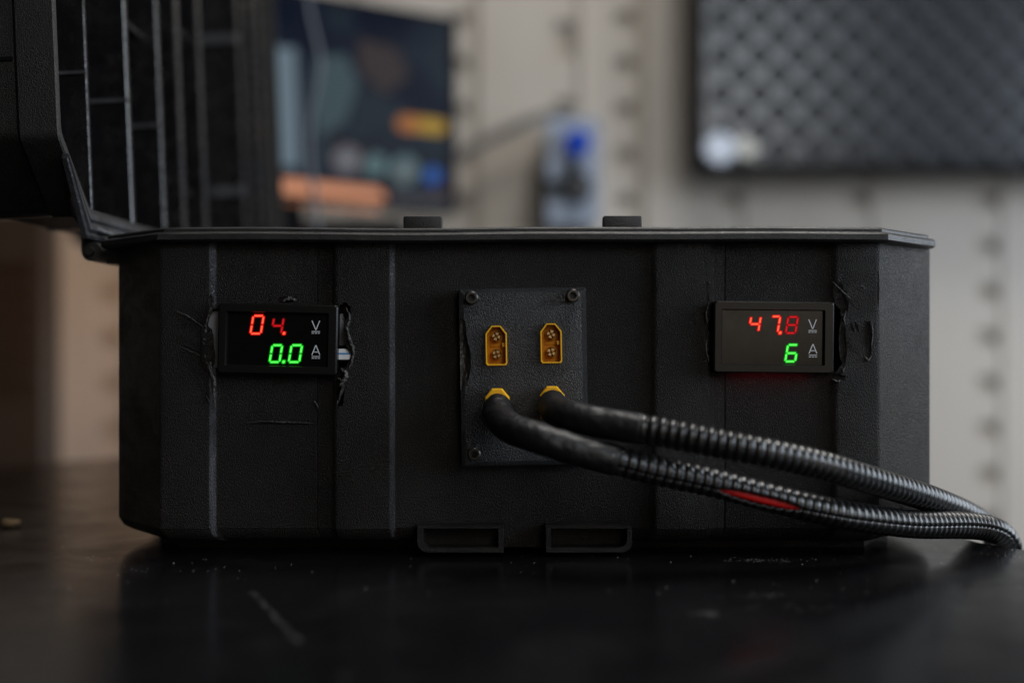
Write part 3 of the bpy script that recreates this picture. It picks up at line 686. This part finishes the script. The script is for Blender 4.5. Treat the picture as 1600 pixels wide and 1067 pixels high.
# ================================================================== CABLES
def make_loom(name, pts, px_pitch, start_px, seam, label, lab2, gap=None, red=False):
    root = top(name, tuple(P(*pts[0])), label, 'cable', 'corrugated cables plugged into the case')
    # plug
    px_, py_ = (plug[0] if red else plug[1]); o_ = off_px(px_, py_); bm = BM()
    k1 = 1.10
    quad_strip(bm, [[pf(u, v, y) for u, v in q] for q, y in ((shell(XTS, o_, (k1 * .9, k1 * .95)), PS - .0002), (shell(XTS, o_, (k1, k1)), PS - .0006), (shell(XTS, o_, (k1 * 1.02, k1)), PS - .0050), (shell(XTS, o_, (k1 * .92, k1 * .96)), PS - .0058))], True, True, True)
    obj('plug', fix(bm), M['yellow'], root)
    full = catmull([P(*p) for p in pts], 60)
    def pxof(p): return 800 + p.x / p.y * FP
    hit_ = next(i for i, p in enumerate(full) if pxof(p) >= start_px)
    # smooth heat-shrink sleeve
    sp = full[:hit_ + 16][::3]; n_ = len(sp)
    def rad(i):
        base = 0.0042 + (0.0058 - 0.0042) * min(1, i / (n_ * 0.25)) - 0.0003 * max(0, (i / n_ - .6))
        if i < n_ * 0.25: base += 0.00018 * math.sin(i * 1.5)
        if i == n_ - 1: base -= 0.0006
        return lambda k: base * (1 + 0.05 * noise.noise(Vector((i * .16, k * .5, 1 if red else 4))))
    bm = BM(); tube(bm, sp, rad, 28); obj('heat_shrink_sleeve', fix(bm), M['sleeve'], root, smooth=50)
    # corrugated part
    cp = full[hit_:]
    # resample finely by arc length
    S = [0]; 
    for a, c in zip(cp, cp[1:]): S.append(S[-1] + (c - a).length)
    step = 0.00026; N_ = int(S[-1] / step); res = []; j = 0
    for i in range(N_):
        t = i * step
        while S[j + 1] < t: j += 1
        res.append(cp[j].lerp(cp[j + 1], (t - S[j]) / (S[j + 1] - S[j])))
    ph = 0; loops = []; K = 26; prev = None; ref = None; redpath = []
    for i, p in enumerate(res):
        T = (res[min(i + 1, N_ - 1)] - res[max(i - 1, 0)]).normalized()
        e1 = Vector((0, -1, 0)); e1 = (e1 - T * e1.dot(T))
        if e1.length < 0.2: e1 = ref if ref else T.orthogonal()
        e1.normalize(); ref = e1; e2 = T.cross(e1)      # e1 toward the camera, e2 roughly up/down
        if e2.z < 0 and abs(T.z) < .9: e2 = -e2
        if prev is not None and e2.dot(prev) < 0: e2 = -e2
        prev = e2
        # pitch as arc length, from the target spacing in pixels
        px = pxof(p); pp_ = px_pitch(px)
        if i: 
            dpx = max(abs(px - pxof(res[i - 1])), 0.25); ph += dpx / pp_
        sv = math.sin(2 * PI * ph)
        g = 0
        if gap: g = max(0.0, 1 - ((px - gap[0]) / gap[1]) ** 2) ** 0.7 * gap[2] if abs(px - gap[0]) < gap[1] else 0
        sa = seam(px)                       # angle of the split, measured from 'toward camera' to 'up'
        loop = []
        for k in range(K + 1):
            a = sa + (0.012 + g / 2) + (2 * PI - 0.024 - g) * k / K
            sv2 = math.sin(2 * PI * (ph + (0.5 if False else 0.0)) + 0.0)
            prof_ = (0.5 + 0.5 * sv2) ** 0.55
            r = 0.00475 + 0.00062 * prof_
            r += 0.00018 * math.cos((a - sa) / 2)   # the split edges ride slightly over each other
            loop.append(p + (e1 * math.cos(a) + e2 * math.sin(a)) * r)
        loops.append(loop); redpath.append((px, p + (e1 * math.cos(sa - .1) + e2 * math.sin(sa - .1)) * 0.0023))
    bm = BM(); quad_strip(bm, loops, False); 
    o = obj('corrugated_tube', bm, M['loom'], root, smooth=45)
    md = o.modifiers.new('wall', 'SOLIDIFY'); md.thickness = 0.0005; md.offset = 0
    if red:
        rp = [q for px, q in redpath if 1090 < px < 1290][::8]
        bm = BM(); tube(bm, rp, 0.0019, 12); obj('red_wire', fix(bm), M['red_wire'], root, smooth=True)
        bp_ = [q + Vector((0, .002, -.0022)) for q in rp]; bm = BM(); tube(bm, bp_, 0.0017, 10); obj('black_wire', fix(bm), M['black'], root, smooth=True)
    return root
def lerp_tab(tab):
    def f(x):
        if x <= tab[0][0]: return tab[0][1]
        for (a, u), (c, v) in zip(tab, tab[1:]):
            if x <= c: return u + (v - u) * (x - a) / (c - a)
        return tab[-1][1]
    return f
ptsA = [(777.5, 632, .4435), (778, 637, .437), (782, 654, .428), (800, 670, .4175), (835, 682, .411), (887, 699, .409), (951, 716, .409), (1025, 735, .411), (1110, 753, .414), (1195, 775, .417), (1280, 796, .421), (1340, 808, .427), (1425, 819, .442),
        (1508, 821, .462), (1548, 827, .470), (1568, 840, .480), (1577, 862, .488), (1579, 905, .492), (1578, 1000, .495), (1575, 1200, .50)]
ptsB = [(863, 628, .4435), (863.5, 632, .436), (872, 645, .425), (900, 652, .4165), (950, 662, .412), (1025, 673, .408), (1110, 690, .405), (1195, 706, .405), (1280, 725, .411), (1340, 743, .421), (1425, 769, .445), (1470, 785, .463), (1508, 801, .485), (1540, 820, .500), (1556, 842, .508), (1562, 880, .512), (1562, 1000, .515), (1560, 1200, .52)]
make_loom('split_loom_cable', ptsA, lerp_tab([(940, 14.8), (1195, 14.2), (1300, 12), (1370, 9.6), (1470, 7.4), (1560, 5.5)]), 948, lerp_tab([(950, -0.30), (1180, -0.32), (1340, 0.0), (1500, 0.25), (1600, .3)]),
          'lower corrugated black cable whose split sleeve shows a strip of red wire', '', gap=(1182, 64, 0.75), red=True)
make_loom('split_loom_cable', ptsB, lerp_tab([(940, 15.2), (1180, 14.5), (1250, 11.5), (1350, 8.6), (1500, 5.6)]), 985, lambda x: 2.6,
          'upper corrugated black cable arching from the right yellow plug, its sleeve closed', '')

# ================================================================== BACKGROUND THINGS
# monitor turned toward the left
mA = P(712, 333, 1.35); mdir = Vector((-0.1845, -0.116, 0)).normalized(); mN = Vector((mdir.y, -mdir.x, 0)); 
if mN.y > 0: mN = -mN
MW, MH = 0.42, 0.232
def mf(a, h, d=0): return mA + mdir * a + Vector((0, 0, h)) + mN * d     # a: metres left of the right edge
def mhit(px, py):
    r = Vector(((px - 800) / FP, 1, (533.5 - py) / FP)); o = Vector((0, 0, CZ))
    t = (mA - o).dot(mN) / r.dot(mN); p = o + r * t - mA; return p.dot(mdir), p.z
mon = top('computer_monitor', tuple(mf(MW / 2, -0.03, -.08)), 'dark computer monitor showing an orange bar and round icons, behind the raised lid', 'monitor')
def mbox(name, a0, a1, h0, h1, d0, d1, m, parent): 
    bm = BM(); prism(bm, [(a0, h0), (a1, h0), (a1, h1), (a0, h1)], lambda u, v, w_: mf(u, v, w_), d0, d1); return obj(name, fix(bm), m, parent)
mbox('housing', 0, MW, 0, MH, -0.03, -0.002, M['black'], mon)
for a0, a1, h0, h1 in ((0, MW, 0, .008), (0, MW, MH - .006, MH), (0, .006, .008, MH - .006), (MW - .006, MW, .008, MH - .006)):
    mbox('bezel', a0, a1, h0, h1, -0.002, 0.002, M['black'], mon)
scr = mbox('screen', .006, MW - .006, .008, MH - .006, -0.002, 0.0, M['screen'], mon)
mbox('stand', MW / 2 - .03, MW / 2 + .03, -.03, 0.06, -0.045, -0.03, M['black'], mon)
mbox('stand_base', MW / 2 - .10, MW / 2 + .10, -.035, -.028, -0.12, 0.04, M['black'], mon)
def spoly(name, pts, m, d=0.0006):
    bm = BM(); prism(bm, [mhit(*p) for p in pts], lambda u, v, w_: mf(u, v, w_), 0.0002, d); obj(name, fix(bm), m, scr)
def pill(x0, y0, x1, y1, r, n=8):  # a slanted bar with round ends
    d = Vector((x1 - x0, y1 - y0)).normalized(); a0 = math.atan2(d.y, d.x); out = []
    for k in range(n + 1): a = a0 + PI / 2 + PI * k / n; out.append((x0 + r * math.cos(a), y0 + r * math.sin(a)))
    for k in range(n + 1): a = a0 - PI / 2 + PI * k / n; out.append((x1 + r * math.cos(a), y1 + r * math.sin(a)))
    return out
spoly('orange_bar', pill(380, 291, 584, 312, 18), M['scr_orange'])
spoly('taskbar', [(610, 301), (700, 309), (700, 326), (610, 322)], M['scr_grey'])
spoly('banner', pill(632, 193, 650, 195, 13), M['scr_amber']); spoly('banner', pill(662, 196, 686, 199, 12), M['scr_yellow'])
for cx_, cy_, r, m in ((542, 250, 22, 'scr_rose'), (586, 258, 18, 'scr_icon'), (632, 266, 23, 'scr_icon'), (676, 275, 14, 'scr_blue')):
    spoly('icon', circle2(r, 18, cx_, cy_), M[m])
spoly('icon', circle2(9, 14, 542, 250), M['scr_pale'], .0009); spoly('icon', circle2(10, 14, 632, 268), M['scr_rose'], .0009)
spoly('side_strip', [(395, 70), (462, 76), (468, 262), (395, 258)], M['scr_pale'])
spoly('picture', [(492, 90), (540, 86), (560, 130), (540, 190), (500, 215), (486, 150)], M['scr_teal']); spoly('picture', [(560, 60), (620, 76), (640, 120), (600, 150), (560, 110)], M['scr_brown'])
# shelf it stands on
shf = P(455, 346, 1.28)
bm = BM(); zt_ = mf(0, -.035).z; box(bm, (-0.43, 1.10, zt_ - .022), (X(655, 1.30), TW - .0005, zt_ - .0002)); bevel_all(bm, .002, 1)
tag(obj('wall_shelf', bm, M['black']), 'black wall shelf under the computer monitor', 'shelf')
# slim cable hanging in front of the monitor
pth = catmull([P(476, -60, 1.02), P(484, 20, 1.02), P(500, 100, 1.02), P(486, 180, 1.02), P(484, 250, 1.02), P(494, 330, 1.02), P(495, 420, 1.02), P(494, 520, 1.02)], 10)
bm = BM(); tube(bm, pth, 0.0022, 8); tag(obj('hanging_cable', fix(bm), M['cable_dark'], smooth=True), 'thin slate cable hanging down in front of the monitor screen', 'cable')
# socket box on the wall
sb = top('switch_box', tuple(P(897, 270, 1.47)), 'pale blue wall box with a round blue cap above a black rotary knob', 'switch box')
s1 = 1.40
def bp2(px0, px1, py0, py1, r=6): return rounded([((px0 - 800) * s1 / FP, CZ + (533.5 - py1) * s1 / FP), ((px1 - 800) * s1 / FP, CZ + (533.5 - py1) * s1 / FP), ((px1 - 800) * s1 / FP, CZ + (533.5 - py0) * s1 / FP), ((px0 - 800) * s1 / FP, CZ + (533.5 - py0) * s1 / FP)], r * s1 / FP, 4)
fy = lambda u, v, y: Vector((u, y, v))
bm = BM(); prism(bm, bp2(855, 938, 184, 352, 10), fy, s1, TW - .0003); obj('housing', fix(bm), M['bluegrey'], sb, smooth=40)
def disc(px, py, r, y0, y1, m, name, parent, s=s1, n=24, lab=None):
    c = P(px, py, s); bm = BM(); rr = r * s / FP
    lp = lambda k, y: [Vector((c.x + rr * k * math.cos(2 * PI * i / n), y, c.z + rr * k * math.sin(2 * PI * i / n))) for i in range(n)]
    quad_strip(bm, [lp(1, y1), lp(1, y0 + rr * .15), lp(.88, y0)], True, True, True); return obj(name, fix(bm), m, parent, smooth=40)
disc(901, 226, 20, s1 - .018, s1, M['blue'], 'blue_cap', sb); disc(900, 293, 25, s1 - .006, s1, M['black'], 'knob_plate', sb); disc(902, 296, 17, s1 - .022, s1 - .006, M['darkgrey'], 'knob', sb)
bm = BM(); prism(bm, bp2(889, 903, 254, 284, 4), fy, s1 - .008, s1); obj('lever', fix(bm), M['black'], sb)
bm = BM(); prism(bm, bp2(850, 880, 283, 297, 3), fy, s1 - .005, s1 + .002); obj('clip', fix(bm), M['black'], sb)
pth = catmull([P(640, 285, 1.46), P(700, 252, 1.46), P(745, 226, 1.46), P(800, 200, 1.46), P(850, 181, 1.455), P(890, 178, 1.45), P(898, 190, 1.45)], 10)
bm = BM(); tube(bm, pth, 0.0065, 10); tag(obj('wall_cable', fix(bm), M['cable'], smooth=True), 'grey cable arching along the wall from the monitor to the switch box', 'cable')
# dimpled slate board
s2 = 1.42
bd = top('dimpled_board', tuple(P(1345, 265, s2)), 'dark slate wall board with staggered round dimples and a black frame', 'board')
def bx(px): return (px - 800) * s2 / FP
def bz(py): return CZ + (533.5 - py) * s2 / FP
bm = BM(); a = 59.0; px_lo, px_hi = 1098.2, 2110; n_ = 16
# diamond cells around each dimple (staggered lattice): cell corners at +-a/2
rows_ = []; r_i = 0; py = 235.5
yy_ = py
while yy_ > -330:
    off = 0 if r_i % 2 == 0 else 29.5
    # bottom row sits at 1127.7+29.5 in the photograph
    xx = 1157.2 + off - 59 * 1
    while xx < 1990:
        cx_, cy_ = xx, yy_
        if cx_ - 29.5 >= 1097:
            ringv = [[], [], []]
            for k in range(n_):
                an = 2 * PI * k / n_; c_, s_ = math.cos(an), math.sin(an)
                rd = 29.5 / (abs(c_) + abs(s_))
                for q, (rr, dp) in enumerate(((rd, 0), (17.5, 0), (12, .006))):
                    ringv[q].append(Vector((bx(cx_ + rr * c_), s2 + dp, bz(cy_ - rr * s_))))
            for q in (0, 1):
                A, B_ = ringv[q], ringv[q + 1]
                va = [bm.verts.new(p) for p in A]; vb = [bm.verts.new(p) for p in B_]
                for k in range(n_): f_ = bm.faces.new((va[k], va[(k + 1) % n_], vb[(k + 1) % n_], vb[k])); f_.material_index = q
                if q == 1: bm.faces.new(vb).material_index = 1
        xx += 59
    yy_ -= 29.5; r_i += 1
for f_ in bm.faces:
    f_.normal_update()
    if f_.normal.y > 0: f_.normal_flip()
obj('dimpled_sheet', bm, [M['board'], M['dimple']], bd)
bm = BM(); box(bm, (bx(1096), s2 + .0075, bz(262)), (bx(2000), s2 + .012, bz(-345))); obj('backing', fix(bm), M['board'], bd)
bm = BM(); box(bm, (bx(1088), s2 - .006, bz(268)), (bx(1099), s2 + .022, bz(-355))); obj('frame', fix(bm), M['black'], bd)
bm = BM(); box(bm, (bx(1099.2), s2 - .006, bz(268)), (bx(2000), s2 + .022, bz(256))); obj('frame', fix(bm), M['black'], bd)
bm = BM(); box(bm, (bx(1099.2), s2 - .006, bz(-345)), (bx(2000), s2 + .022, bz(-355))); obj('frame', fix(bm), M['black'], bd)
bm = BM(); box(bm, (bx(2000.2), s2 - .006, bz(268)), (bx(2010), s2 + .022, bz(-355))); obj('frame', fix(bm), M['black'], bd)
bm = BM(); box(bm, (bx(1105), s2 + .022, bz(240)), (bx(1990), TW - .0005, bz(-330))); obj('spacer', fix(bm), M['black'], bd)
tag(disc(1120, 236, 25, s2 - .018, s2 - .007, M['magnet_white'], 'round_magnet', None, s2), 'larger bluish white round magnet on the lower left corner of the dimpled board', 'magnet', 'round magnets on the board corner')
tag(disc(1163, 234, 17, s2 - .012, s2 - .001, M['magnet_cream'], 'round_magnet', None, s2), 'smaller cream round magnet on the dimpled board, right of the bluish white one', 'magnet', 'round magnets on the board corner')
# louvred cabinet low on the left, added to give the far edge its dark tone
s3 = 1.45
cb = top('louvred_block', tuple(P(-150, 715, s3)), 'dark brown louvred cabinet standing against the wall at the far left', 'block')
def c3(px): return (px - 800) * s3 / FP
def c3z(py): return CZ + (533.5 - py) * s3 / FP
bm = BM(); box(bm, (c3(-420), s3, -0.749), (c3(72), TW - .0005, c3z(330))); bevel_all(bm, .004, 1); obj('carcass', bm, M['block'], cb)
for k, py in enumerate((405, 440, 475, 512, 548, 582)):
    bm = BM(); box(bm, (c3(-380), s3 - .010, c3z(py + 10)), (c3(58), s3 - .0003, c3z(py))); obj('louvre', fix(bm), M['block'], cb)
# brown crumb and dust on the table
bm = BM(); pth = [P(21, 823, .52) + Vector((0.0036 * math.cos(t), 0.0036 * math.sin(t) * .8, 0.0)) for t in [PI * .75 + k * .3 for k in range(13)]]
for p in pth: p.z = 0.0022
tube(bm, pth, lambda i: 0.0010 + 0.0009 * math.sin(PI * i / 12), 8); tag(obj('crumb', fix(bm), M['crumb'], smooth=True), 'small curled brown crumb on the table left of the case', 'crumb')
bm = BM(); rnd = random.Random(11)
def speck(x, y, r):
    m = Matrix.Translation((x, y, r * .5)) @ Matrix.Rotation(rnd.random() * 6, 4, 'Z')
    vs = [bm.verts.new(m @ Vector(c)) for c in ((r, 0, 0), (-r * .6, r * .8, 0), (-r * .7, -r * .7, 0), (0, 0, r * .9))]
    for t in ((0, 1, 3), (1, 2, 3), (2, 0, 3)): bm.faces.new([vs[i] for i in t])
def ontable(x, y): return x + y < 0.665 and y - x < 1.11
for k in range(520):
    y = rnd.choice((rnd.gauss(.445, .012), rnd.uniform(.25, .6), rnd.gauss(.45, .02))); x = rnd.uniform(-.24, .24)
    if y > .449 and -.17 < x < .165: y = rnd.uniform(.38, .449)
    if rnd.random() < .45: x = rnd.gauss(.19, .025)
    if noise.noise(Vector((x * 30, y * 30, 0))) < -0.05: continue
    if ontable(x, y): speck(x, y, rnd.choice((.00010, .00014, .00018, .00028)) * rnd.uniform(.6, 1.2))
for cx_, cy_, sx_, sy_, n_ in ((1195, 875, .008, .002, 90), (1105, 958, .0025, .0012, 50), (1190, 930, .006, .002, 30), (60, 940, .02, .004, 60), (250, 890, .014, .004, 22), (1290, 950, .012, .003, 30), (920, 868, .004, .001, 8)):
    s_ = CZ * FP / (cy_ - 533.5); x_ = (cx_ - 800) * s_ / FP
    for k in range(n_): speck(rnd.gauss(x_, sx_), rnd.gauss(s_, sy_), rnd.uniform(.00006, .00018))
for k in range(170):   # a dusty scratch running away from the camera
    t = rnd.random(); a = Vector(((395 - 800) * .383 / FP, .383)); c = Vector(((470 - 800) * .318 / FP, .318)); p = a.lerp(c, t)
    speck(p.x + rnd.gauss(0, .0007), p.y, rnd.uniform(.00005, .00012))
obj('dust', bm, M['dust'], kind='stuff')
